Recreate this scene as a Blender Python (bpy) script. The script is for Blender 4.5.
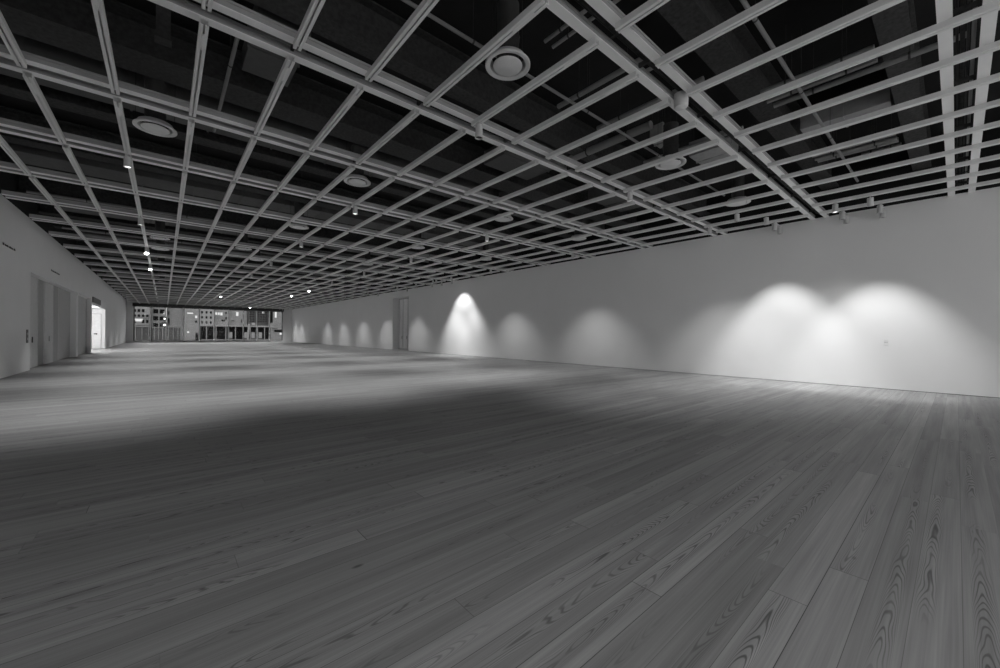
import bpy, bmesh, math, random
from mathutils import Matrix, Vector
random.seed(7)
sc = bpy.context.scene
for o in list(bpy.data.objects):
    bpy.data.objects.remove(o, do_unlink=True)
C = sc.collection

# ------------------------------------------------------------------ camera
CAM_H = 1.6
cd = bpy.data.cameras.new('camera')
cam = bpy.data.objects.new('camera', cd)
C.objects.link(cam)
cd.sensor_width = 36.0
cd.lens = 391.86 / 1000 * 36.0
cd.clip_start = 0.05
cd.clip_end = 600
AX = ((0.7591, 0.00664, 0.65094), (-0.65092, -0.00484, 0.75913), (0.0082, -0.99997, 0.00065))
rows = []
for a in AX:
    rows.append((a[0], -a[1], -a[2]))
m3 = Matrix(rows)
m4 = m3.to_4x4()
m4.translation = (0, 0, CAM_H)
cam.matrix_world = m4
sc.camera = cam

# ------------------------------------------------------------------ exposure and world (flat overcast dusk sky)
sc.view_settings.view_transform = 'Standard'
sc.view_settings.look = 'None'
sc.view_settings.gamma = 1
sc.view_settings.exposure = 0.46
sc.view_settings.use_curve_mapping = False
SKY = 1.75
w = bpy.data.worlds.new('dusk_sky')
sc.world = w
w.use_nodes = True
bg = w.node_tree.nodes['Background']
bg.inputs[0].default_value = (1, 1, 1, 1)
bg.inputs[1].default_value = SKY

# lamp powers, watts
P_FLOOD = 700          # pendant floods over the floor
P_ACCENT = 395        # accent lamps by the right wall
P_WIDE = 220           # wide floods on the second rail in from the right wall
P_FILL = 310           # added fill lamps, unseen behind the viewer
P_VEST = 260

# ------------------------------------------------------------------ room numbers
XL, XR = -4.05, 17.0
YB, YF = -7.0, 76.0
ZG = 5.56              # underside of the ceiling grid
ZS = 7.4               # slab
LX = [-2.645 + .99806 * i + .002253 * i * i for i in range(19)]
PY = 3.128
TY = [-0.061 + PY * k for k in range(-1, 24)]
ZT = CAM_H + 4.038      # underside of the cross beams, resting on the rails

# ------------------------------------------------------------------ materials
def mat(name, g, rough=0.6, metal=0.0, spec=0.4, noise=0.05, scale=6.0, emis=0.0, bump=0.0):
    m = bpy.data.materials.new(name)
    m.use_nodes = True
    nt = m.node_tree
    b = nt.nodes['Principled BSDF']
    b.inputs['Roughness'].default_value = rough
    b.inputs['Metallic'].default_value = metal
    b.inputs['Specular IOR Level'].default_value = spec
    tc = nt.nodes.new('ShaderNodeTexCoord')
    n = nt.nodes.new('ShaderNodeTexNoise')
    n.inputs['Scale'].default_value = scale
    n.inputs['Detail'].default_value = 3
    nt.links.new(tc.outputs['Object'], n.inputs['Vector'])
    r = nt.nodes.new('ShaderNodeMapRange')
    r.inputs['From Min'].default_value = 0.3
    r.inputs['From Max'].default_value = 0.7
    r.inputs['To Min'].default_value = g * (1 - noise)
    r.inputs['To Max'].default_value = g * (1 + noise)
    nt.links.new(n.outputs['Fac'], r.inputs['Value'])
    nt.links.new(r.outputs[0], b.inputs['Base Color'])
    if emis:
        b.inputs['Emission Color'].default_value = (1, 1, 1, 1)
        b.inputs['Emission Strength'].default_value = emis
    if bump:
        bp = nt.nodes.new('ShaderNodeBump')
        bp.inputs['Strength'].default_value = bump
        nt.links.new(n.outputs['Fac'], bp.inputs['Height'])
        nt.links.new(bp.outputs[0], b.inputs['Normal'])
    return m

M = {}
M['wall'] = mat('white_wall_paint', 0.80, 0.8, spec=0.15, noise=0.012, scale=0.7)
M['rail'] = mat('grey_rail_paint', 0.80, 0.5, spec=0.3, noise=0.03, scale=3)
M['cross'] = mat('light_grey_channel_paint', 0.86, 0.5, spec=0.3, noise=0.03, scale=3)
M['web'] = mat('shade_darkened_channel_web', 0.36, 0.6, spec=0.2, noise=0.06, scale=3)  # web painted darker than the flanges to stand in for shade
M['railside'] = mat('shade_darkened_rail_side', 0.72, 0.6, spec=0.2, noise=0.04, scale=3)  # shading of the rail sides put into the colour, lips stay light
M['plate'] = mat('galvanised_plate', 0.85, 0.4, spec=0.5)
M['slab'] = mat('black_soffit_paint', 0.025, 0.9, spec=0.1)
M['steel'] = mat('dark_fireproofed_steel', 0.065, 0.9, spec=0.1, noise=0.25, scale=14, bump=0.3)
M['neck'] = mat('neck_duct_paint', 0.05, 0.7)
M['pipe'] = mat('painted_pipe', 0.26, 0.6)
M['duct'] = mat('duct_sheet_metal', 0.34, 0.55, noise=0.1)
M['darkduct'] = mat('dark_duct', 0.10, 0.7, noise=0.1)
M['black'] = mat('black_plastic', 0.02, 0.5)
M['diff'] = mat('white_diffuser_enamel', 0.72, 0.5)
M['lamp'] = mat('grey_lamp_housing', 0.55, 0.45)
M['lens_on'] = mat('lit_lens', 0.9, 0.4, emis=1.6)
M['lens_bright'] = mat('bright_lens', 0.9, 0.4, emis=26.0)
M['lens_soft'] = mat('dim_lens', 0.3, 0.4, emis=0.25)
M['lens_off'] = mat('unlit_lens', 0.08, 0.2)
M['door_dark'] = mat('dark_grey_door_metal', 0.36, 0.5)
M['door_mid'] = mat('mid_grey_door_metal', 0.46, 0.5)
M['door_light'] = mat('light_grey_door_paint', 0.62, 0.5)
M['trim'] = mat('white_sill', 0.8, 0.4)
M['shadowgap'] = mat('dark_reveal', 0.03, 0.8)
M['mull'] = mat('aluminium_mullion', 0.85, 0.4)
M['frame'] = mat('dark_window_frame', 0.05, 0.4)
M['handle'] = mat('dark_handle', 0.03, 0.4)
M['vest'] = mat('bright_vestibule_paint', 0.85, 0.7)
M['b_pale'] = mat('pale_facade', 0.135, 0.9, noise=0.12, scale=1.5)
M['b_mid'] = mat('grey_facade', 0.113, 0.9, noise=0.15, scale=1.5)
M['b_dark'] = mat('dark_facade', 0.036, 0.9, noise=0.2, scale=1.5)
M['b_glass'] = mat('dark_building_glass', 0.005, 0.5, spec=0.02)
M['b_lit'] = mat('lit_city_window', 0.2, 0.5, emis=0.45)
M['b_soft'] = mat('dimly_lit_city_window', 0.08, 0.5, emis=0.09)
M['street'] = mat('asphalt', 0.12, 0.9)

def brick_mat():
    m = bpy.data.materials.new('pale_brick')
    m.use_nodes = True
    nt = m.node_tree
    b = nt.nodes['Principled BSDF']
    b.inputs['Roughness'].default_value = 0.9
    t = nt.nodes.new('ShaderNodeTexBrick')
    t.inputs['Scale'].default_value = 1.0
    t.inputs['Color1'].default_value = (.16, .16, .16, 1)
    t.inputs['Color2'].default_value = (.19, .19, .19, 1)
    t.inputs['Mortar'].default_value = (.11, .11, .11, 1)
    t.inputs['Brick Width'].default_value = .5
    t.inputs['Row Height'].default_value = .18
    tc = nt.nodes.new('ShaderNodeTexCoord')
    mp = nt.nodes.new('ShaderNodeMapping')
    mp.inputs['Rotation'].default_value = (math.pi / 2, 0, 0)
    nt.links.new(tc.outputs['Object'], mp.inputs[0])
    nt.links.new(mp.outputs[0], t.inputs['Vector'])
    nt.links.new(t.outputs['Color'], b.inputs['Base Color'])
    return m
M['brick'] = brick_mat()

def glass_mat():
    m = bpy.data.materials.new('window_glass')
    m.use_nodes = True
    nt = m.node_tree
    nt.nodes.clear()
    out = nt.nodes.new('ShaderNodeOutputMaterial')
    mx = nt.nodes.new('ShaderNodeMixShader')
    tr = nt.nodes.new('ShaderNodeBsdfTransparent')
    tr.inputs[0].default_value = (.92, .92, .92, 1)
    gl = nt.nodes.new('ShaderNodeBsdfGlossy')
    gl.inputs['Roughness'].default_value = 0.02
    fr = nt.nodes.new('ShaderNodeFresnel')
    fr.inputs[0].default_value = 1.14
    nt.links.new(fr.outputs[0], mx.inputs[0])
    nt.links.new(tr.outputs[0], mx.inputs[1])
    nt.links.new(gl.outputs[0], mx.inputs[2])
    nt.links.new(mx.outputs[0], out.inputs[0])
    return m
M['glass'] = glass_mat()

def floor_mat():
    m = bpy.data.materials.new('pine_planks')
    m.use_nodes = True
    nt = m.node_tree
    L = nt.links.new
    b = nt.nodes['Principled BSDF']
    def math_(op, a, c=None, d=None):
        n = nt.nodes.new('ShaderNodeMath')
        n.operation = op
        for i, v in enumerate((a, c, d)):
            if v is None:
                continue
            if isinstance(v, (int, float)):
                n.inputs[i].default_value = v
            else:
                L(v, n.inputs[i])
        return n.outputs[0]
    def wn(dim, v=None, wv=None):
        n = nt.nodes.new('ShaderNodeTexWhiteNoise')
        n.noise_dimensions = dim
        if v is not None:
            L(v, n.inputs['Vector'])
        if wv is not None:
            L(wv, n.inputs['W'])
        return n
    def comb(x, y, z):
        n = nt.nodes.new('ShaderNodeCombineXYZ')
        for i, v in enumerate((x, y, z)):
            if isinstance(v, (int, float)):
                n.inputs[i].default_value = v
            else:
                L(v, n.inputs[i])
        return n.outputs[0]
    def noise(vec, scale, det=2, rough=.5):
        n = nt.nodes.new('ShaderNodeTexNoise')
        n.inputs['Scale'].default_value = scale
        n.inputs['Detail'].default_value = det
        n.inputs['Roughness'].default_value = rough
        L(vec, n.inputs['Vector'])
        return n.outputs['Fac']
    def rng(v, a, c, lo, hi):
        n = nt.nodes.new('ShaderNodeMapRange')
        L(v, n.inputs['Value'])
        for k, val in zip(('From Min', 'From Max', 'To Min', 'To Max'), (a, c, lo, hi)):
            n.inputs[k].default_value = val
        return n.outputs[0]
    tc = nt.nodes.new('ShaderNodeTexCoord')
    sp = nt.nodes.new('ShaderNodeSeparateXYZ')
    L(tc.outputs['Object'], sp.inputs[0])
    x, y = sp.outputs[0], sp.outputs[1]
    ys = math_('DIVIDE', math_('ADD', y, 0.03), 0.2)
    row = math_('FLOOR', ys)
    v = math_('SUBTRACT', math_('FRACT', ys), 0.5)
    rr = wn('1D', wv=row).outputs['Value']
    xs = math_('ADD', math_('DIVIDE', x, 3.4), math_('MULTIPLY', rr, 9.0))
    col = math_('FLOOR', xs)
    u = math_('SUBTRACT', math_('FRACT', xs), 0.5)
    idn = wn('3D', v=comb(row, col, 3.0))
    ids = nt.nodes.new('ShaderNodeSeparateColor')
    L(idn.outputs['Color'], ids.inputs[0])
    r1, r2, r3 = ids.outputs[0], ids.outputs[1], ids.outputs[2]
    # straight fine grain
    px = math_('ADD', x, math_('MULTIPLY', r1, 60.0))
    py = math_('ADD', y, math_('MULTIPLY', r2, 30.0))
    fine = noise(comb(math_('MULTIPLY', px, 1.2), math_('MULTIPLY', py, 90.0), r3), 1.0, 3)
    band = noise(comb(math_('MULTIPLY', px, 0.5), math_('MULTIPLY', py, 14.0), r3), 1.0, 2)
    # cathedral figure: nested parabolas along the plank
    c = math_('SUBTRACT', v, math_('MULTIPLY', math_('SUBTRACT', r1, 0.5), 0.5))
    wob = noise(comb(math_('MULTIPLY', px, 0.8), math_('MULTIPLY', py, 6.0), r2), 1.0, 2, .6)
    c2 = math_('MULTIPLY', math_('MULTIPLY', c, c), 9.0)
    sgn = math_('SIGN', math_('SUBTRACT', r3, 0.5))
    f = math_('ADD', math_('MULTIPLY', math_('MULTIPLY', px, 0.75), sgn), c2)
    f = math_('ADD', f, math_('MULTIPLY', wob, 1.9))
    ring = math_('SINE', math_('MULTIPLY', f, 44.0))
    ring = rng(ring, 0.25, 1.0, 0.0, 1.0)
    near = rng(math_('ABSOLUTE', c), 0.10, 0.30, 1.0, 0.0)
    patch = rng(noise(comb(math_('MULTIPLY', px, 0.8), r1, r2), 1.0, 1), 0.38, 0.6, 0.0, 1.0)
    cath = math_('MULTIPLY', math_('MULTIPLY', ring, near), patch)
    some = math_('GREATER_THAN', r2, 0.15)
    cath = math_('MULTIPLY', cath, math_('MULTIPLY', some, rng(r3, 0, 1, 0.35, 0.70)))
    # knots
    vo = nt.nodes.new('ShaderNodeTexVoronoi')
    vo.inputs['Scale'].default_value = 1.0
    L(comb(math_('MULTIPLY', px, 1.1), math_('MULTIPLY', py, 2.6), 0.0), vo.inputs['Vector'])
    knot = rng(vo.outputs['Distance'], 0.02, 0.055, 0.6, 0.0)
    # joints
    seam = rng(math_('ABSOLUTE', v), 0.486, 0.494, 0.0, 1.0)
    endj = rng(math_('ABSOLUTE', u), 0.4990, 0.4996, 0.0, 0.8)
    joint = math_('MULTIPLY', math_('MAXIMUM', seam, endj), rng(rr, 0, 1, 0.0, 1.0))
    base = rng(math_('ADD', math_('MULTIPLY', r3, 0.6), math_('MULTIPLY', rr, 0.4)), 0, 1, 0.80, 1.20)
    base = math_('MULTIPLY', base, rng(fine, 0.3, 0.7, 0.88, 1.12))
    base = math_('MULTIPLY', base, rng(band, 0.3, 0.7, 0.86, 1.14))
    for k in (cath, knot, joint):
        base = math_('MULTIPLY', base, math_('SUBTRACT', 1.0, k))
    base = math_('MULTIPLY', base, FLOOR_ALB)
    cc = nt.nodes.new('ShaderNodeCombineColor')
    for i in range(3):
        L(base, cc.inputs[i])
    L(cc.outputs[0], b.inputs['Base Color'])
    L(rng(fine, 0.3, 0.7, 0.50, 0.62), b.inputs['Roughness'])
    b.inputs['Specular IOR Level'].default_value = 0.4
    bp = nt.nodes.new('ShaderNodeBump')
    bp.inputs['Strength'].default_value = 0.10
    bp.inputs['Distance'].default_value = 0.002
    L(base, bp.inputs['Height'])
    L(bp.outputs[0], b.inputs['Normal'])
    return m
FLOOR_ALB = 0.30
M['floor'] = floor_mat()

# ------------------------------------------------------------------ mesh helpers
class MB:
    def __init__(self):
        self.v, self.f = [], []
    def box(self, a, b):
        (x0, y0, z0), (x1, y1, z1) = a, b
        x0, x1 = min(x0, x1), max(x0, x1)
        y0, y1 = min(y0, y1), max(y0, y1)
        z0, z1 = min(z0, z1), max(z0, z1)
        n = len(self.v)
        self.v += [(x0, y0, z0), (x1, y0, z0), (x1, y1, z0), (x0, y1, z0), (x0, y0, z1), (x1, y0, z1), (x1, y1, z1), (x0, y1, z1)]
        self.f += [tuple(n + i for i in q) for q in ((3, 2, 1, 0), (4, 5, 6, 7), (0, 1, 5, 4), (1, 2, 6, 5), (2, 3, 7, 6), (3, 0, 4, 7))]
        return self
    def prism(self, prof, a, b, axis):
        """prof: 2D loop (ccw); axis 'Y': (u,z) extruded y a->b; axis 'X': (u,z)->(y,z) extruded x a->b"""
        n = len(self.v)
        k = len(prof)
        for s in (a, b):
            for (p, q) in prof:
                self.v.append((p, s, q) if axis == 'Y' else (s, p, q))
        for i in range(k):
            j = (i + 1) % k
            self.f.append((n + i, n + j, n + k + j, n + k + i))
        self.f.append(tuple(n + i for i in range(k))[::-1])
        self.f.append(tuple(n + k + i for i in range(k)))
        return self
    def lathe(self, prof, seg=24, c=(0, 0, 0), axis='Z'):
        n = len(self.v)
        k = len(prof)
        for i in range(seg):
            t = 2 * math.pi * i / seg
            for (r, z) in prof:
                p = (r * math.cos(t), r * math.sin(t), z)
                if axis == 'X':
                    p = (z, p[0], p[1])
                if axis == 'Y':
                    p = (p[0], z, p[1])
                self.v.append((c[0] + p[0], c[1] + p[1], c[2] + p[2]))
        for i in range(seg):
            j = (i + 1) % seg
            for q in range(k - 1):
                self.f.append((n + i * k + q, n + j * k + q, n + j * k + q + 1, n + i * k + q + 1))
        return self
    def cyl(self, r, a, b, seg=16, c=(0, 0, 0), axis='Z'):
        return self.lathe([(0.0001, a), (r, a), (r, b), (0.0001, b)], seg, c, axis)
    def build(self, name, m, parent=None, smooth=False, bevel=0):
        me = bpy.data.meshes.new(name)
        me.from_pydata(self.v, [], self.f)
        bm = bmesh.new()
        bm.from_mesh(me)
        bmesh.ops.remove_doubles(bm, verts=bm.verts, dist=1e-6)
        bmesh.ops.recalc_face_normals(bm, faces=bm.faces)
        bm.to_mesh(me)
        bm.free()
        me.materials.append(m)
        if smooth:
            me.shade_smooth()
            try:
                me.set_sharp_from_angle(angle=math.radians(35))
            except Exception:
                pass
        o = bpy.data.objects.new(name, me)
        C.objects.link(o)
        if parent:
            o.parent = parent
        if bevel:
            bv = o.modifiers.new('bevel', 'BEVEL')
            bv.width = bevel
            bv.segments = 2
        return o

def tag(o, label=None, cat=None, group=None, kind=None):
    if label: o['label'] = label
    if cat: o['category'] = cat
    if group: o['group'] = group
    if kind: o['kind'] = kind
    return o
def empty(name, loc=(0, 0, 0)):
    o = bpy.data.objects.new(name, None)
    o.empty_display_size = 0.1
    o.location = loc
    C.objects.link(o)
    return o
def struct(name, mb, m, label=None, **k):
    o = mb.build(name, m, **k)
    o['kind'] = 'structure'
    if label: o['label'] = label
    return o
def copy_tree(o, parent=None):
    c = o.copy()
    C.objects.link(c)
    c.parent = parent
    for ch in o.children:
        copy_tree(ch, c)
    return c
ORD = ['first', 'second', 'third', 'fourth', 'fifth', 'sixth', 'seventh', 'eighth', 'ninth', 'tenth', 'eleventh', 'twelfth', 'thirteenth', 'fourteenth', 'fifteenth', 'sixteenth', 'seventeenth', 'eighteenth', 'nineteenth', 'twentieth', 'twenty-first', 'twenty-second', 'twenty-third', 'twenty-fourth', 'twenty-fifth', 'twenty-sixth']

# ------------------------------------------------------------------ shell
struct('floor', MB().box((-6.6, YB, -0.2), (18.2, YF + 0.3, 0)), M['floor'], 'wide pine plank floor running toward the right wall')
struct('ceiling', MB().box((-6.6, YB, ZS), (18.2, YF + 0.3, ZS + 0.3)), M['slab'], 'black painted slab above the open grid')
# right wall with the tall double-door recess
RY0, RY1, RZ = 32.7, 35.97, 5.04
wr = MB()
ZR_TOP, ZL_TOP = 5.675, 6.02
wr.box((XR, YB, 0.012), (XR + 0.2, RY0, ZR_TOP)).box((XR, RY1, 0.012), (XR + 0.2, YF, ZR_TOP)).box((XR, RY0, RZ), (XR + 0.2, RY1, ZR_TOP))
wr.box((XR + 0.2, RY0 - 0.1, 0.012), (XR + 0.85, RY0, RZ + .1)).box((XR + 0.2, RY1, 0.012), (XR + 0.85, RY1 + 0.1, RZ + .1)).box((XR + 0.2, RY0, RZ), (XR + .85, RY1, RZ + .1))
struct('wall_right', wr, M['wall'], 'long white gallery wall washed by spotlights')
struct('trim_5', MB().box((XR + .02, YB, ZR_TOP), (XR + .2, YF, ZS)), M['slab'], 'black bulkhead above the right wall')
struct('baseboard_right', MB().box((XR + 0.012, YB, 0), (XR + 0.2, RY0, 0.012)).box((XR + 0.012, RY1, 0), (XR + 0.2, YF, 0.012)), M['shadowgap'], 'thin dark shadow gap at the foot of the right wall')
# left wall
E0, E1, EZ = 24.04, 34.8, 3.93
D0, D1, DZ = 35.5, 41.2, 3.98
V0, V1, VZ = 41.6, 50.2, 3.55
wl = MB()
T0 = XL - 0.22
wl.box((T0, YB, 0.012), (XL, E0, ZL_TOP)).box((T0, E0, EZ), (XL, E1, ZL_TOP)).box((T0, E1, 0.012), (XL, D0, ZL_TOP)).box((T0, D0, DZ), (XL, D1, ZL_TOP))
wl.box((T0, D1, 0.012), (XL, V0, ZL_TOP)).box((T0, V0, VZ), (XL, V1, ZL_TOP)).box((T0, V1, 0.012), (XL, YF, ZL_TOP))
struct('trim_6', MB().box((T0, YB, ZL_TOP), (XL - .02, YF, ZS)), M['slab'], 'black bulkhead above the left wall')
struct('wall_left', wl, M['wall'], 'grey-white gallery wall with door recesses')
struct('baseboard_left', MB().box((T0, YB, 0), (XL - 0.012, E0, 0.012)).box((T0, V1, 0), (XL - 0.012, YF, 0.012)), M['shadowgap'], 'thin dark shadow gap at the foot of the left wall')
# recess back walls
struct('wall_recess', MB().box((T0 - 0.5, E0 - .1, 0), (T0 - 0.3, V0 - .15, 4.4)).box((T0 - .3, E0 - .1, EZ), (T0, V0 - .15, 4.4)).box((T0 - .3, E0 - .1, 0), (T0, E0, EZ)).box((T0 - .3, E1, 0), (T0, D0, EZ)).box((T0 - .5, V0 - .15, 0), (T0, V0 - .1, 4.4)).box((T0 - .5, E0 - .1, 0), (T0, E0 - .05, 4.4)), M['wall'], 'back of the left door recesses')

def door(n, y0, y1, depth, m, zt, label, pull=None):
    x = T0 - depth
    r = empty('door_%d' % n, (x, (y0 + y1) / 2, 0))
    r['kind'] = 'structure'
    r['label'] = label
    h = (y1 - y0) / 2
    lf = MB().box((-0.05, -h, 0.012), (0, h, zt)).build('door_leaf', m, r)
    MB().box((-0.05, h - 0.03, 0.012), (0.012, h + 0.01, zt)).build('door_edge', M['door_light'], r)
    if pull is not None:
        MB().box((0.0, pull - 0.04, 1.08), (0.03, pull + 0.04, 1.33)).build('handle', M['door_dark'] if n == 3 else M['handle'], lf, bevel=.006)
    return r
door(1, E0 + 0.02, 26.62, 0.0, M['door_light'], EZ - .02, 'light grey door leaf nearest in the left recess', 0.3)
door(2, 26.64, 27.94, 0.03, M['door_dark'], EZ - .02, 'narrow dark grey panel between two lighter leaves')
door(3, 27.96, 29.81, 0.0, M['door_light'], EZ - .02, 'light grey door leaf with small dark handle in the middle of the left recess', 0.0)
door(4, 29.83, 31.25, 0.03, M['door_dark'], EZ - .02, 'dark grey panel beside a thin light strip')
door(5, 31.3, E1 - .03, 0.04, M['door_mid'], EZ - .02, 'wide mid-grey door leaf at the far end of the left recess')
door(6, D0 + .02, 36.25, 0.0, M['door_light'], DZ - .02, 'slim pale door leaf at the near side of the second recess')
door(7, 36.27, D1 - .03, 0.03, M['door_mid'], DZ - .02, 'single mid-grey door in the second recess')

# lit vestibule
vx = XL - 1.9
vm = MB()
vm.box((vx - .1, V0 - .1, 0), (vx, V1 + .2, VZ)).box((vx, V0 - .1, 0), (T0, V0, VZ)).box((vx, V1, 0), (T0, V1 + .2, VZ)).box((vx - .1, V0 - .1, VZ), (T0, V1 + .2, VZ + .1))
struct('wall_vestibule', vm, M['vest'], 'bright white walls of the lit side vestibule')
vd = empty('door_8', (XL - 0.78, V1 - 0.02, 0))
vd['kind'] = 'structure'
vd['label'] = 'white door leaf in the bright vestibule with dark handle'
MB().box((-0.5, -0.04, 0.01), (0.5, 0, 3.1)).build('door_leaf', M['vest'], vd)
MB().box((-0.56, -0.06, 0.01), (-0.5, 0, 3.16)).box((0.5, -0.06, 0.01), (0.56, 0, 3.16)).box((-0.56, -0.06, 3.1), (0.56, 0, 3.16)).build('door_frame', M['door_light'], vd)
MB().cyl(0.06, -0.09, -0.04, 16, (0.24, 0, 1.34), 'Y').box((.08, -.11, 1.30), (.30, -.08, 1.38)).build('handle', M['handle'], vd)
vl = empty('vestibule_lamp', (XL - 1.1, 45.5, VZ - .004))
tag(vl, 'round white ceiling lamp lighting the side vestibule on the left', 'lamp')
MB().lathe([(.0001, 0), (.2, 0), (.2, -.05), (.17, -.06)], 24).build('housing', M['diff'], vl, smooth=True)
MB().lathe([(.17, -.058), (.1, -.075), (.0001, -.08)], 24).build('lens', M['lens_on'], vl, smooth=True)
ld = bpy.data.lights.new('vestibule_light', 'POINT')
ld.energy = P_VEST
ld.shadow_soft_size = .15
lo = bpy.data.objects.new('vestibule_light', ld)
C.objects.link(lo)
lo.parent = vl
lo.location = (0, 0, -.35)
# transom sign box and pale box next to it
ts = empty('transom_box', (XL + .001, 43.95, 3.72))
tag(ts, 'black rectangular box fixed to the wall above the bright doorway', 'wall box')
MB().box((0, -2.3, 0), (0.06, 2.3, 0.42)).build('housing', M['frame'], ts, bevel=.008)
MB().box((0, -2.36, -0.05), (0.05, 2.36, 0)).build('ledge', M['door_light'], ts)
tag(MB().box((XL, 46.5, 3.6), (XL + .05, 50.2, 4.16)).build('wall_panel', M['trim'], bevel=.01), 'pale raised panel beside the black box over the bright doorway', 'panel')

# end wall with window
WX0, WX1, WZ0, WZ1 = -3.3, 15.6, 0.22, 5.18
we = MB()
we.box((T0, YF, 0), (WX0, YF + .3, ZS)).box((WX1, YF, 0), (XR + .2, YF + .3, ZS)).box((WX0, YF, 0), (WX1, YF + .3, WZ0)).box((WX0, YF, WZ1), (WX1, YF + .3, ZS))
struct('wall_far', we, M['wall'], 'short end wall around the wide window')
struct('trim_1', MB().box((WX0 - .2, YF - .6, 0), (WX1 + .2, YF - .002, WZ0)).box((WX0, YF - .01, WZ0 - .1), (WX1, YF + .1, WZ0)), M['trim'], 'white window sill ledge at the far end')
struct('trim_2', MB().box((WX0 - .1, YF - .3, WZ1), (WX1 + .1, YF - .002, ZG + .05)), M['frame'], 'dark blind pocket above the far window')
win = empty('window_1', (0, YF + .1, 0))
win['kind'] = 'structure'
win['label'] = 'wide floor-to-grid window looking onto the city'
fr = MB()
fr.box((WX0, -.05, WZ0), (WX1, .05, WZ0 + .07)).box((WX0, -.05, WZ1 - .06), (WX1, .05, WZ1)).box((WX0, -.05, WZ0), (WX0 + .12, .05, WZ1)).box((WX1 - .12, -.05, WZ0), (WX1, .05, WZ1))
fr.build('window_frame', M['frame'], win)
MX = [-1.53, .34, 2.26, 4.16, 5.97, 7.86, 9.84, 11.71, 13.59]
for x in MX:
    MB().box((x - .07, -.09, WZ0), (x + .07, .05, WZ1)).build('mullion', M['mull'], win)
ex = [WX0 + .1] + MX + [WX1 - .1]
for a, b in zip(ex[:-1], ex[1:]):
    MB().box((a, .0, WZ0), (b, .012, WZ1)).build('pane', M['glass'], win)

# rear wall (behind the camera) with its own window, the light of dusk comes in
WBX0, WBX1 = -3.6, 16.6
wb = MB()
wb.box((T0, YB - .3, 0), (WBX0, YB, ZS)).box((WBX1, YB - .3, 0), (XR + .2, YB, ZS)).box((WBX0, YB - .3, 0), (WBX1, YB, .15)).box((WBX0, YB - .3, 5.2), (WBX1, YB, ZS))
struct('wall_back', wb, M['wall'], 'end wall behind the viewer')
w2 = empty('window_2', (0, YB - .15, 0))
w2['kind'] = 'structure'
f2 = MB()
for i in range(8):
    x = WBX0 + (WBX1 - WBX0) * i / 7
    f2.box((x - .06, -.06, .15), (x + .06, .06, 5.2))
f2.build('window_frame', M['mull'], w2)
MB().box((WBX0, 0, .15), (WBX1, .012, 5.2)).build('pane', M['glass'], w2)

# right recess doors
XD = XR + 0.75
struct('wall_recess_right', MB().box((XD, RY0, 0), (XD + .1, RY1, RZ)), M['door_light'], 'dark back of the tall recess in the right wall')
for n, (a, b, l) in enumerate([(35.28, 35.93, 'far'), (34.28, 35.06, 'near')]):
    r = empty('door_%d' % (9 + n), (XD, (a + b) / 2, 0))
    r['kind'] = 'structure'
    r['label'] = 'tall pale door leaf, the %s one in the right wall recess' % l
    h = (b - a) / 2
    MB().box((-.06, -h, 0.16), (0, h, RZ - .12)).build('door_leaf', M['trim'], r)
    MB().box((-.075, -h + .06, 1.05), (-.06, -h + .12, 1.35)).build('handle', M['handle'], r)
struct('trim_3', MB().box((XD - .12, RY0, RZ - .12), (XD - .01, RY1, RZ - .005)), M['door_mid'], 'grey head of the door frame in the right recess')
struct('trim_4', MB().box((XD - .12, RY0, 0), (XD - .01, RY1, .15)), M['door_mid'], 'grey threshold of the right recess')

# ------------------------------------------------------------------ ceiling grid: long rails
W, H, S, T = .050, .086, .010, .007
PROF = [(-W, T * 1.5), (-W + T, T * 1.5), (-W + T, H - T), (W - T, H - T), (W - T, T * 1.5), (W, T * 1.5), (W, H), (-W, H)]
LIP_A = [(-W, 0), (-S, 0), (-S, T * 1.5), (-W, T * 1.5)]
LIP_B = [(S, 0), (W, 0), (W, T * 1.5), (S, T * 1.5)]
ZR = CAM_H + 3.95
plate0 = None
for i, x in enumerate(LX):
    r = empty('ceiling_rail', (x, 0, ZR))
    if i == 0: pos = 'nearest the left wall'
    elif i == 18: pos = 'nearest the right wall'
    else: pos = '%s from the left wall' % ORD[i]
    tag(r, 'slotted grey ceiling rail running to the far window, %s' % pos, 'rail', 'long ceiling rails')
    for nm, pr, mm in (('rail_channel', PROF, 'railside'), ('lip', LIP_A, 'rail'), ('lip', LIP_B, 'rail')):
        mb = MB()
        y0 = -6.0
        for ty in TY:
            if ty < 2: continue
            mb.prism(pr, y0, ty - .17, 'Y')
            y0 = ty + .14
        mb.prism(pr, y0, YF - .31, 'Y')
        mb.build(nm, M[mm], r)
    for k, ty in enumerate(TY[1:6]):
        if plate0 is None:
            pl = MB().box((-.0098, 0, -.003), (.0098, .38, .009)).box((-.035, .06, .014), (.035, .12, .03)).build('connector_plate', M['plate'], r)
            plate0 = pl
        else:
            pl = plate0.copy()
            C.objects.link(pl)
            pl.parent = r
        pl.location = (0, ty + .34, 0)
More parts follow.
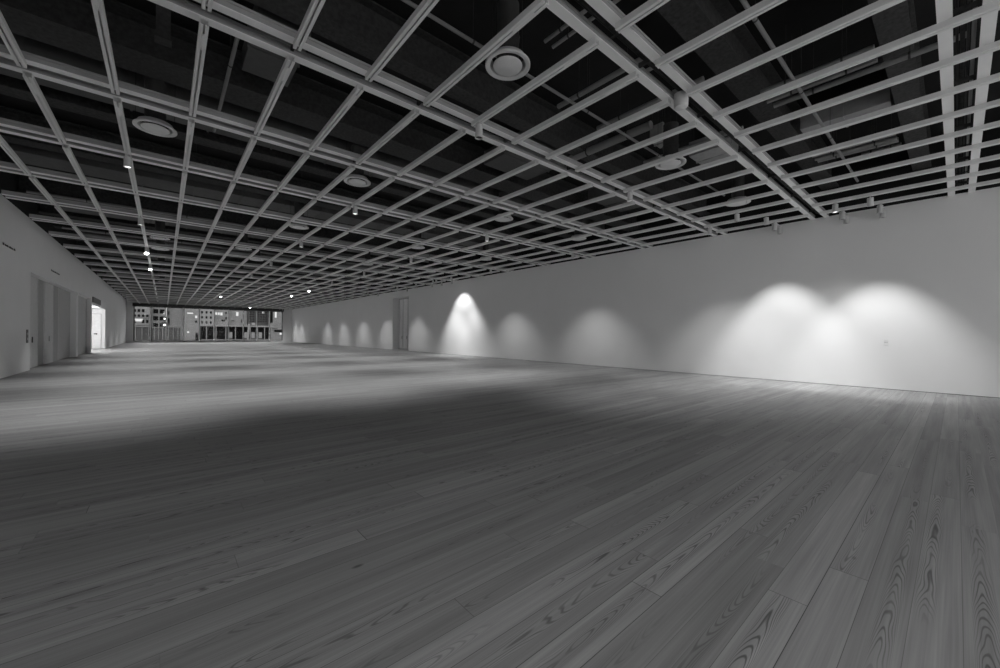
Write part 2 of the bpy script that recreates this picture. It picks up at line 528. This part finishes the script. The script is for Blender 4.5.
# cross beams (pairs of channels)
CP_F = [(.125, .012), (.24, .012), (.24, .13), (.125, .13), (.125, .10), (.14, .095), (.14, .065), (.125, .06)]
CP_N = [(-.24, .012), (-.13, .012), (-.13, .13), (-.24, .13), (-.24, .10), (-.225, .095), (-.225, .065), (-.24, .06)]
BX0, BX1 = XL + .36, XR - .01
proto = None
for k, ty in enumerate(TY):
    if proto is None:
        r = empty('cross_beam', (0, ty, ZT))
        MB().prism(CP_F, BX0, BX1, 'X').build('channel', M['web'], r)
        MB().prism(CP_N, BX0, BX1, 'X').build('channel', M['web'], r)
        MB().box((BX0, .115, 0), (BX1, .25, .012)).build('flange', M['cross'], r)
        MB().box((BX0, -.25, 0), (BX1, -.12, .012)).build('flange', M['cross'], r)
        for x in [LX[i] for i in range(0, 19, 2)]:
            MB().box((x - .02, -.12, .05), (x + .02, .115, .11)).build('spacer', M['steel'], r)
        proto = r
    else:
        r = copy_tree(proto)
        r.location = (0, ty, ZT)
    pos = 'the closest to the viewer' if k == 0 else ('the last before the far window' if k == 24 else '%s from the viewer' % ORD[k])
    tag(r, 'double grey beam crossing the ceiling wall to wall, %s' % pos, 'beam', 'double cross beams of the ceiling grid')

# ------------------------------------------------------------------ above the grid
def tbeam(y, wd, z, dp, label, x0=XL, x1=XR):
    r = empty('steel_beam', (0, y, z))
    tag(r, label, 'steel beam', 'steel beams above the grid')
    MB().box((x0, -wd / 2, 0), (x1, wd / 2, .035)).build('flange', M['steel'], r)
    MB().box((x0, -.03, .035), (x1, .03, dp - .03)).build('web', M['steel'], r)
    MB().box((x0, -wd / 2, dp - .03), (x1, wd / 2, dp)).build('flange', M['steel'], r)
SB = [(.7, .38), (2.8, .45), (6.8, .4), (9.95, .8), (12.95, .5), (16.2, .5), (19.2, .6), (22.3, .5), (25.4, .5), (28.4, .6), (31.5, .5), (34.6, .5), (37.6, .5), (40.7, .5), (46.8, .5), (52.9, .5), (59.1, .5), (65.2, .5), (71.3, .5)]
for i, (y, wd) in enumerate(SB):
    tbeam(y, wd, CAM_H + 5.0, .75, 'dark steel beam above the grid, %s' % ('closest to the viewer' if i == 0 else '%s from the viewer' % ORD[i]))
def pipe(name, a, b, r, m, label, cat='pipe', hang=True):
    a, b = Vector(a), Vector(b)
    d = b - a
    ax = 'X' if abs(d.x) > abs(d.y) else 'Y'
    ln = d.x if ax == 'X' else d.y
    o = empty(name, a)
    tag(o, label, cat)
    MB().cyl(r, 0, ln, 14, (0, 0, 0), ax).build('pipe_run', m, o, smooth=True)
    n = max(2, int(abs(ln) // 3) + 1)
    if hang:
        for i in range(n):
            t = ln * (i + .5) / n
            c = (t, 0, 0) if ax == 'X' else (0, t, 0)
            MB().cyl(.004, r * .5, ZS - a.z, 6, c).lathe([(r * 1.02, -.015), (r * 1.2, -.015), (r * 1.2, .015), (r * 1.02, .015)], 14, c, ax).build('hanger', M['steel'], o)
    return o
pipe('sprinkler_pipe', (2.2, 4.98, CAM_H + 4.6), (13.9, 4.98, CAM_H + 4.6), .028, M['pipe'], 'thin grey pipe running toward the right wall above the second round diffuser row')
pipe('sprinkler_pipe', (5.2, 1.93, CAM_H + 4.6), (15.5, 1.93, CAM_H + 4.6), .03, M['pipe'], 'thin grey pipe crossing above the rails at the upper right')
pipe('sprinkler_pipe', (.84, 7.2, CAM_H + 4.6), (.84, 11.1, CAM_H + 4.6), .03, M['pipe'], 'short grey pipe running away from the viewer at the upper left')
lp = [(6.4, 3.4, 5.6, 4.9, .05), (6.75, 3.4, 5.6, 4.9, .035), (8.75, .9, 2.5, 4.72, .05), (9.15, .9, 2.5, 4.70, .035), (9.6, -.1, 2.5, 4.8, .05),
      (8.75, 4.75, 7.2, 5.0, .10), (8.1, 3.3, 5.8, 5.1, .06), (10.3, 3.3, 5.8, 4.9, .05), (10.6, 3.3, 5.8, 4.95, .03), (12.9, .95, 2.5, 4.75, .045), (13.2, .95, 2.5, 4.75, .045), (13.55, .95, 2.5, 4.82, .06), (14.3, .95, 1.7, 4.9, .09),
      (4.9, 3.2, 4.6, 5.0, .03), (5.1, 3.2, 4.6, 5.0, .03), (2.6, 3.2, 4.6, 4.8, .025), (2.75, 3.2, 4.6, 4.8, .025)]
for i, (x, y0, y1, z, r) in enumerate(lp):
    near = 'in the bay at the upper right' if y1 < 3 else 'in the bay beyond the wide double beam'
    pipe('conduit', (x, y0, CAM_H + z), (x, y1, CAM_H + z), r, M['pipe'], 'dark conduit %s, %s from the left' % (near, ORD[sorted([q[0] for q in lp if (q[2] < 3) == (y1 < 3)]).index(x)]), 'conduit')
    bpy.context.view_layer.objects.active = None
def duct(x0, y0, x1, y1, z0, z1, m, label):
    r = empty('duct', ((x0 + x1) / 2, (y0 + y1) / 2, z0))
    tag(r, label, 'duct', 'ducts above the grid')
    hx, hy, h = (x1 - x0) / 2, (y1 - y0) / 2, z1 - z0
    MB().box((-hx, -hy, 0), (hx, hy, h)).build('duct_body', m, r, bevel=.008)
    for sx, sy in ((-1, -1), (1, -1), (1, 1), (-1, 1)):
        MB().cyl(.006, h, ZS - z0, 6, (sx * hx * .8, sy * hy * .8, 0)).build('hanger_rod', M['black'], r)
    n = 1 if max(hx, hy) < 1.2 else int(max(hx, hy) * 2 // 1.4)
    for i in range(1, n + 1):
        if hx >= hy:
            t = -hx + 2 * hx * i / (n + 1)
            MB().box((t - .02, -hy - .02, -.02), (t + .02, hy + .02, h + .02)).build('seam_flange', m, r)
        else:
            t = -hy + 2 * hy * i / (n + 1)
            MB().box((-hx - .02, t - .02, -.02), (hx + .02, t + .02, h + .02)).build('seam_flange', m, r)
    return r
z = CAM_H + 5.05
duct(11.75, .95, 12.4, 2.52, z, z + .45, M['duct'], 'pale rectangular duct between two dark beams at the upper right')
duct(11.2, 4.05, 12.3, 4.95, z, z + .4, M['duct'], 'pale square duct beyond the first diffuser of the third row')
duct(3.25, 3.3, 4.35, 4.1, z, z + .4, M['duct'], 'pale duct panel at the top centre above the nearest diffuser')
duct(9.6, 4.9, 10.15, 5.25, z, z + .4, M['duct'], 'pale duct box left of the wide double beam')
duct(1.1, 7.3, 1.9, 9.0, z, z + .4, M['darkduct'], 'grey duct panel beside the short pipe at the upper left')
duct(7.2, 7.3, 9.0, 9.2, z, z + .4, M['darkduct'], 'dark duct over the middle of the ceiling')
duct(12.0, 7.3, 14.2, 9.0, z, z + .4, M['darkduct'], 'dark duct near the right wall in the fourth bay')
for i in range(9):
    y0 = 11.15 + i * 6.13
    duct(-3.4, y0, 16.2, y0 + 1.15, CAM_H + 5.05, CAM_H + 5.5, M['darkduct'], 'long dark duct spanning the room, %s from the viewer' % ORD[i])
for i in range(9):
    y0 = 14.6 + i * 6.13
    pipe('sprinkler_pipe', (-3.6, y0, CAM_H + 4.75), (16.4, y0, CAM_H + 4.75), .05, M['pipe'], 'long crosswise pipe above the grid, %s beyond the pale ducts' % ORD[i])
# hanging post at upper left
hp = empty('hanging_post', (-.04, 8.2, CAM_H + 4.6))
tag(hp, 'short dark grey post hanging in the dark opening at the top left', 'post')
MB().box((-.09, -.09, 0), (.09, .09, ZS - CAM_H - 4.6)).build('post_tube', M['steel'], hp)
MB().box((-.105, -.105, -.015), (.105, .105, 0)).build('foot_plate', M['steel'], hp)

# service tray between the channels of the nearest beams (cables in the gap)
for k, lab in ((1, 'the double beam right above the viewer'), (2, 'the wide double beam at the top right')):
    ty = TY[k]
    r = empty('cable_tray', (0, ty, ZT + .17))
    tag(r, 'dark cable bundle laid over the gap of %s' % lab, 'cables')
    for j, (dy, rr, mm) in enumerate(((-.07, .022, 'pipe'), (-.02, .015, 'black'), (.03, .025, 'steel'), (.08, .014, 'black'))):
        MB().cyl(rr, XL + .5, XR - .05, 8, (0, dy, .02 * (j % 2)), 'X').build('cable', M[mm], r)
    for x in [LX[i] + .3 for i in range(1, 18, 2)]:
        MB().box((x - .02, -.16, -.038), (x + .02, .16, -.025)).build('cable_clamp', M['steel'], r)

# round diffusers
DP = [(-.16, 10.6), (-.16, 22.9), (-.16, 25.9), (-.16, 31.6), (-.16, 37.7), (3.97, 4.5), (3.97, 10.65), (3.97, 16.7), (2.95, 22.9), (3.97, 25.95),
      (9.17, 4.48), (9.17, 10.55), (9.17, 16.8), (9.17, 22.9), (13.4, 4.42), (13.4, 10.55), (13.4, 16.9), (13.4, 22.7),
      (3.97, 32.1), (3.97, 38.2), (9.17, 29.0), (9.17, 35.2), (13.4, 29.0), (13.4, 35.2), (-.16, 43.9), (3.97, 44.4), (9.17, 41.3), (13.4, 41.3)]
d0 = None
rowsx = {-.16: 'leftmost', 2.95: 'second', 3.97: 'second', 9.17: 'third', 13.4: 'rightmost'}
cnt = {}
for (x, y) in DP:
    if d0 is None:
        r = empty('air_diffuser')
        MB().lathe([(.262, .035), (.275, .015), (.33, 0), (.345, .006), (.345, .03), (.31, .05), (.27, .12), (.24, .13), (.262, .035)], 40).build('outer_ring', M['diff'], r, smooth=True)
        MB().lathe([(.0001, -.012), (.20, -.010), (.222, .0), (.222, .014), (.0001, .016)], 40).build('centre_plate', M['diff'], r, smooth=True)
        MB().cyl(.17, .016, .94, 28).lathe([(.17, .4), (.185, .4), (.185, .43), (.17, .43)], 28).build('neck_duct', M['neck'], r, smooth=True)
        MB().cyl(.005, .03, ZS - CAM_H - 4.1, 6, (.3, 0, 0)).cyl(.005, .03, ZS - CAM_H - 4.1, 6, (-.3, 0, 0)).build('hanger_rod', M['black'], r)
        MB().box((-.015, -.2, .03), (.015, .2, .06)).box((-.2, -.015, .03), (.2, .015, .06)).build('bracket', M['black'], r)
        d0 = r
    else:
        r = copy_tree(d0)
    r.location = (x, y, CAM_H + 4.1)
    rn = rowsx[x]
    cnt[rn] = cnt.get(rn, 0) + 1
    tag(r, 'round white air diffuser, %s from the viewer in the %s row' % (ORD[cnt[rn] - 1], rn), 'air diffuser', 'round ceiling diffusers')

# ------------------------------------------------------------------ lamps
def lamp_proto(lit, spot=None, lens=None):
    r = empty('ceiling_spotlight')
    MB().box((-.04, -.04, -.012), (.04, .04, .0)).cyl(.014, -.05, -.012, 10).build('mount', M['lamp'], r)
    MB().lathe([(.0001, -.04), (.055, -.04), (.070, -.055), (.070, -.25), (.075, -.255), (.075, -.28), (.063, -.28), (.060, -.26), (.0001, -.259)], 24).build('housing', M['lamp'], r, smooth=True)
    if lens == 'lens_bright':
        MB().lathe([(.061, -.265), (.075, -.31), (.06, -.35), (.03, -.37), (.0001, -.375)], 20).build('lens', M[lens], r, smooth=True)
    else:
        MB().lathe([(.059, -.261), (.045, -.269), (.02, -.274), (.0001, -.276)], 20).build('lens', M[lens or ('lens_on' if lit else 'lens_off')], r, smooth=True)
    if lit and spot:
        o = bpy.data.objects.new('spot_beam', spot)
        C.objects.link(o)
        o.parent = r
        o.location = (0, 0, -.40 if lens == 'lens_bright' else -.30)
    return r
def spot(name, power, deg, blend, size=.05):
    s = bpy.data.lights.new(name, 'SPOT')
    s.energy = power
    s.spot_size = math.radians(deg)
    s.spot_blend = blend
    s.shadow_soft_size = size
    return s
flood = spot('flood', P_FLOOD, 90, 1.0)
dim = spot('dim_flood', P_FLOOD * .42, 90, .8)
acc = spot('accent', P_ACCENT, 64, .65)
p_flood, p_off, p_dim, p_acc = lamp_proto(True, flood), lamp_proto(False), lamp_proto(True, dim, 'lens_soft'), lamp_proto(True, acc, 'lens_soft')
mid = spot('mid_flood', 260, 80, 1.0)
p_mid = lamp_proto(True, mid, 'lens_soft')
p_bright = lamp_proto(True, flood, 'lens_bright')
BRIGHT = {(0, 4), (0, 5), (1, 8), (2, 6), (2, 7), (2, 11)}
used = set()
def place(p, loc, label, group, tilt=None):
    o = p if p not in used else copy_tree(p)
    used.add(p)
    o.location = loc
    if tilt: o.rotation_euler = tilt
    tag(o, label, 'spotlight', group)
    return o
CX = [LX[2], LX[7], LX[12], LX[17]]
CN = ['left', 'second', 'third', 'right']
for ci, x in enumerate(CX):
    n = 0
    for k in range(-1, 12):
        y = TY[1] + PY * 2 * k - .35
        if k < 1: continue
        if ci == 3 and k == 10: y = 73.1
        if ci == 3 and k == 11: y = 69.3
        n += 1
        p = p_flood
        if k <= 1: p = p_off
        if ci == 3: p = p_dim
        if ci == 2 and k == 1: p = p_mid
        if (ci, k) in BRIGHT: p = p_bright
        st = 'unlit' if p is p_off else ('glaring' if p is p_bright else 'lit')
        place(p, (x, y, ZR), 'small %s ceiling spotlight, %s from the viewer in the %s lengthwise row' % (st, ORD[n - 1], CN[ci]), 'spotlight rows along the hall')
# lamps close to the right wall
XN = 16.72
WL = [(XN, 4.15, 'o'), (LX[18], 4.15, 'o'), (LX[17], 4.1, 'A'), (LX[16], 4.6, 'W2'), (XN, 2.35, 'o'), (LX[18], 2.35, 'o'), (LX[17], 2.35, 'W'), (XN, 1.5, 'o'), (LX[18], 1.5, 'o'), (LX[17], 1.6, 'A2'),
      (LX[18], 24.2, 'o'), (LX[17], 24.0, 'B'), (LX[17], 22.7, 'D'), (LX[17], 25.1, 'D'), (LX[18], 25.6, 'o'), (LX[18], 27.0, 'o'), (LX[17], 27.6, 'o'), (LX[18], 31.2, 'o'), (LX[18], 37.3, 'o')]
wp = [('nearest the wall', XN), ('on the last rail', LX[18]), ('on the last but one rail', LX[17]), ('on the third rail from the wall', LX[16])]
accw = spot('accent_wall', 260, 76, .6)
p_accw = lamp_proto(True, accw, 'lens_soft')
wide = spot('wide_flood', P_WIDE, 104, 1.0)
p_wide = lamp_proto(True, wide)
accf = spot('accent_far', P_ACCENT * .66, 66, .8)
p_accf = lamp_proto(True, accf, 'lens_soft')
p_wide2 = lamp_proto(True, wide, 'lens_off')
c2 = {}
for (x, y, t) in WL:
    side = [a for a, b in wp if b == x][0]
    c2[x] = c2.get(x, 0) + 1
    p = {'A': p_acc, 'B': p_accw, 'A2': p_acc, 'D': p_accf, 'W': p_wide, 'W2': p_wide2}.get(t, p_off)
    st = 'lit' if t[0] in 'ABDW' else 'unlit'
    o = place(p, (x, y, ZR), 'short %s spotlight by the right wall, %s, %s along' % (st, side, ORD[sorted([q[1] for q in WL if q[0] == x]).index(y)]), 'spotlights beside the right wall',
          {'A': (0, math.radians(-18), 0), 'D': (0, math.radians(-16), 0), 'A2': (0, math.radians(-15), 0), 'B': (0, math.radians(-36), 0)}.get(t))
    if x == XN:
        MB().box((LX[18] - XN, -.02, 0), (.02, .02, .03)).build('side_arm', M['lamp'], o)
back = spot('unseen_fill', P_FILL, 146, .9)
p_back = lamp_proto(True, back)
for i, x in enumerate((LX[0], LX[2])):  # lamps added out of view to lift the near floor and rails
    place(p_back, (x, -3.2, ZR), 'added fill spotlight, unseen behind the viewer, %s from the left' % ORD[i], 'spotlight rows along the hall')
# round sensor in the gap of the wide beam
rs = empty('round_sensor', (6.63, TY[2], ZG - .09))
tag(rs, 'drum-shaped white sensor set in the gap of the wide double beam', 'sensor')
MB().lathe([(.0001, .22), (.115, .22), (.115, .02), (.10, 0)], 28).build('drum', M['lamp'], rs, smooth=True)
MB().lathe([(.10, 0), (.09, -.004), (.0001, -.008)], 28).build('face', M['diff'], rs, smooth=True)

# ------------------------------------------------------------------ wall fittings
tp = empty('wall_switch', (XR, 1.43, CAM_H - .14))
tag(tp, 'small white wall plate with two dark slots on the brightly lit right wall', 'switch')
MB().box((-.012, -.06, -.1), (0, .06, .1)).build('plate', M['wall'], tp, bevel=.003)
MB().box((-.016, -.045, -.03), (-.012, .045, -.015)).build('slot', M['door_dark'], tp)
MB().box((-.016, -.045, .02), (-.012, .045, .032)).build('slot', M['door_mid'], tp)
cp = empty('call_panel', (XL, 23.58, CAM_H - .23))
tag(cp, 'black upright call button panel on the left wall before the door recess', 'button panel')
MB().box((0, -.14, -.26), (.012, .14, .26)).build('plate', M['handle'], cp, bevel=.004)
MB().cyl(.05, .012, .022, 16, (0, 0, .1), 'X').build('button', M['door_mid'], cp)
MB().cyl(.05, .012, .022, 16, (0, 0, -.1), 'X').build('button', M['door_mid'], cp)
def lettering(name, y0, y1, z, label, seed):
    rnd = random.Random(seed)
    mb = MB()
    y = y0
    while y < y1:
        wv = rnd.choice((.035, .05, .05, .06))
        h = rnd.choice((.06, .06, .09))
        mb.box((XL, y, z), (XL + .006, y + .012, z + h))
        mb.box((XL, y, z), (XL + .006, y + wv, z + .012))
        mb.box((XL, y + wv - .012, z), (XL + .006, y + wv, z + .06))
        y += wv + (.02 if rnd.random() > .18 else .08)
    tag(mb.build(name, M['frame']), label, 'wall lettering')
lettering('wall_lettering', 20.45, 21.9, CAM_H + 2.82, 'thin line of tiny dark lettering high on the left wall near the frame edge', 3)
lettering('wall_lettering', 27.75, 29.7, CAM_H + 2.81, 'thin line of tiny dark lettering above the left door recess', 5)

# ------------------------------------------------------------------ city beyond the window
def building(name, x0, x1, y, z1, m, label, wins=(), depth=12, ledges=()):
    r = empty(name, ((x0 + x1) / 2, y, -25))
    tag(r, label, 'building', 'buildings outside the far window')
    h = (x1 - x0) / 2
    MB().box((-h, 0, 0), (h, depth, z1 + 25)).build('facade', m, r)
    MB().box((-h, -.1, z1 + 25), (h, depth, z1 + 25.4)).build('parapet', m, r)
    for (a, b, c, d, mm) in wins:      # x from left, z world
        mb = MB()
        mb.box((a - (x0 + x1) / 2, -.06, c + 25), (b - (x0 + x1) / 2, .03, d + 25))
        mb.build('window_pane', M[mm], r)
    for (c, d, dd, mm) in ledges:
        MB().box((-h, -dd, c + 25), (h, 0, d + 25)).build('ledge', M[mm], r)
    return r
zz = CAM_H
def grid(x0, x1, z0, z1, nx, nz, fx, fz, mm, skip=()):
    out = []
    for i in range(nx):
        for j in range(nz):
            if (i, j) in skip: continue
            cx = x0 + (x1 - x0) * (i + .5) / nx
            cz = z0 + (z1 - z0) * (j + .5) / nz
            wx, wz = (x1 - x0) / nx * fx / 2, (z1 - z0) / nz * fz / 2
            out.append((cx - wx, cx + wx, cz - wz, cz + wz, mm))
    return out
# 1 left concrete block with balconies
building('concrete_block', -8.5, -2.2, 118, 12, M['b_pale'], 'pale concrete building with dark balconies at the left edge of the window',
         grid(-5.3, -2.5, zz + 1.6, zz + 5.2, 4, 3, .6, .55, 'b_glass', {(1, 0), (3, 2)}) + [(-4.9, -3.6, zz + 2.2, zz + 2.8, 'b_lit'), (-3.4, -3.0, zz + 3.6, zz + 4.0, 'b_soft')],
         ledges=((zz + .9, zz + 1.3, .8, 'b_dark'), (zz + 3.0, zz + 3.2, .5, 'b_mid')))
building('dark_tower', -2.1, .4, 119, 12, M['b_mid'], 'grey building with large dark openings behind the left lamp post',
         grid(-2.0, .2, zz + .6, zz + 5.4, 2, 3, .75, .6, 'b_glass') + [(-.2, .1, zz + 4.0, zz + 4.6, 'b_lit'), (.55, .2, zz + 1.4, zz + 1.9, 'b_soft')])
building('office_facade', .5, 3.6, 121, 12, M['b_pale'], 'plain pale facade with faint vertical lines behind the third window bay',
         [(.7, 1.0, zz + 1.5, zz + 3.2, 'b_glass'), (.75, .95, zz + 3.9, zz + 4.8, 'b_glass')] + grid(1.2, 3.5, zz - 2.2, zz + 1.8, 6, 1, .12, .95, 'b_soft'))
building('window_wall_block', 3.7, 6.4, 120, 12, M['b_pale'], 'pale block with rows of small windows, several of them lit',
         grid(4.0, 6.2, zz - 2, zz + 5.2, 6, 8, .35, .5, 'b_soft', {(5, 6), (5, 5)}) + [(4.2, 5.3, zz + 4.3, zz + 4.6, 'b_lit'), (5.7, 6.1, zz + 3.3, zz + 3.9, 'b_lit'), (4.2, 4.6, zz - .3, zz + .1, 'b_lit'), (5.8, 6.3, zz - 2.2, zz - .3, 'b_glass'), (5.7, 6.1, zz + 2.2, zz + 2.7, 'b_glass')])
building('brick_building', 6.45, 9.4, 120, 12, M['brick'], 'brick building with a regular grid of square dark windows',
         grid(6.6, 9.2, zz + 1.7, zz + 5.4, 3, 3, .42, .45, 'b_glass'))
building('stone_facade', 9.45, 12.7, 121, 12, M['b_pale'], 'pale stone facade with a row of bright lit windows near its top',
         [(9.7, 10.1, zz + 4.3, zz + 4.9, 'b_lit'), (10.25, 10.6, zz + 4.3, zz + 4.9, 'b_lit'), (10.75, 11.2, zz + 4.2, zz + 4.9, 'b_lit'), (11.8, 12.1, zz + 4.6, zz + 5.1, 'b_glass'), (11.8, 12.1, zz + 3.2, zz + 3.8, 'b_glass'), (11.0, 11.7, zz + 2.7, zz + 3.1, 'b_glass')] + grid(9.6, 12.4, zz + 2.9, zz + 4.0, 8, 1, .3, .7, 'b_mid'))
building('light_tower', 12.8, 16.7, 122, 12, M['b_pale'], 'pale tower with one bright lamp-lit window right of the middle',
         [(14.2, 14.7, zz + 4.2, zz + 5.2, 'b_lit'), (13.0, 13.5, zz + 3.1, zz + 3.7, 'b_soft'), (13.2, 13.9, zz + 2.8, zz + 3.0, 'b_glass'), (15.3, 15.5, zz + 2.5, zz + 3.3, 'b_glass')])
building('gridded_block', 16.8, 21.3, 121, 12, M['b_dark'], 'dark block with gridded windows behind the right bays',
         grid(17.0, 21.1, zz + 2.6, zz + 5.6, 7, 5, .65, .5, 'b_glass') + [(19.9, 20.4, zz + 5.1, zz + 5.5, 'b_lit'), (17.5, 18.3, zz + 1.9, zz + 2.5, 'b_soft')])
building('corner_block', 21.4, 32, 120, 12, M['b_mid'], 'grey block with one tall lit stair window at the right edge of the view',
         [(22.7, 23.1, zz + 4.0, zz + 5.9, 'b_lit'), (23.4, 24.6, zz + .9, zz + 1.2, 'b_soft'), (23.9, 24.7, zz - .6, zz - .1, 'b_lit'), (22.6, 24.7, zz + .1, zz + .7, 'b_glass'), (21.6, 22.2, zz + 2.6, zz + 5.8, 'b_glass')],
         ledges=((zz + 1.3, zz + 1.6, .7, 'b_pale'),))
# nearer low masses
def low(name, x0, x1, y, z1, m, label, ribs):
    r = empty(name, ((x0 + x1) / 2, y, -25))
    tag(r, label, 'building', 'low rooftop structures outside the far window')
    h = (x1 - x0) / 2
    MB().box((-h, 0, 0), (h, 6, z1 + 25)).build('facade', M[m], r)
    MB().box((-h, -.3, z1 + 24.85), (h, 0, z1 + 25.0)).build('coping', M['b_mid'], r)
    for i in range(ribs):
        x = -h + 2 * h * (i + .5) / ribs
        MB().box((x - .05, -.15, 24.85 + z1 - 4), (x + .05, 0, 24.85 + z1)).build('rib', M['b_mid'], r)
low('low_block', -6.0, -1.7, 95, zz + .95, 'b_dark', 'low dark panelled block below the concrete building', 5)
low('low_block', -1.6, .1, 94, zz + .8, 'b_dark', 'low dark block between two window mullions behind the lamp post', 3)
low('low_block', .3, 2.3, 94, zz + .9, 'b_dark', 'low dark block below the plain pale facade', 3)
# rooftop pavilion with posts
pv = empty('rooftop_pavilion', (11.2, 90, -1))
tag(pv, 'dark glazed rooftop pavilion with a flat pale roof edge and slim posts', 'pavilion')
MB().box((-6.0, 0, 0), (5.2, 4, zz + 2.0)).build('glazed_body', M['b_glass'], pv)
MB().box((-6.1, -1.0, zz + 2.04), (5.3, 4, zz + 2.3)).build('roof_edge', M['b_pale'], pv)
MB().box((-6.0, -.5, zz - .75 + .2), (5.2, 0, zz - .55 + .2)).build('floor_edge', M['b_mid'], pv)
for x in (-5.3, -3.9, -2.4, -.9, .3, 1.5, 2.7, 3.9, 5.0):
    MB().box((x - .07, -.9, 0), (x + .07, -.75, zz + 2.12)).build('post', M['b_mid'], pv)
for x in (.9, 2.1, 3.3, -1.6):
    MB().box((x - .3, -.05, zz - .2), (x + .3, 0.02, zz + 1.0)).build('window_pane', M['b_soft'], pv)
# slanted pale column and street lamp
sl = MB()
n = 0
sl.v += [(11.75, 88, -3), (12.05, 88, -3), (12.05, 88.3, -3), (11.75, 88.3, -3), (12.2, 88, zz + 1.6), (12.5, 88, zz + 1.6), (12.5, 88.3, zz + 1.6), (12.2, 88.3, zz + 1.6)]
sl.f += [(3, 2, 1, 0), (4, 5, 6, 7), (0, 1, 5, 4), (1, 2, 6, 5), (2, 3, 7, 6), (3, 0, 4, 7)]
tag(sl.build('slanted_column', M['b_pale']), 'pale slanted column in front of the rooftop pavilion', 'column')
st = empty('street_lamp', (.05, 86, -25))
tag(st, 'dark lamp post with two bright lights outside the third window bay', 'street lamp')
MB().cyl(.12, 0, 25 + zz + 2.4, 12).build('pole', M['black'], st)
MB().box((-.35, -.2, 25 + zz + .75), (.5, .2, 25 + zz + 1.55)).box((-.2, -.15, 25 + zz + 1.9), (.35, .15, 25 + zz + 2.5)).build('lamp_head', M['black'], st)
MB().box((-.12, -.24, 25 + zz + .95), (.18, -.2, 25 + zz + 1.22)).build('lamp_lens', M['lens_on'], st)
MB().box((-.08, -.19, 25 + zz + 2.02), (.12, -.15, 25 + zz + 2.22)).build('lamp_lens', M['lens_on'], st)
struct('ground', MB().box((-80, YF + 2, -26), (100, 220, -25)), M['street'], 'street level far below the window')
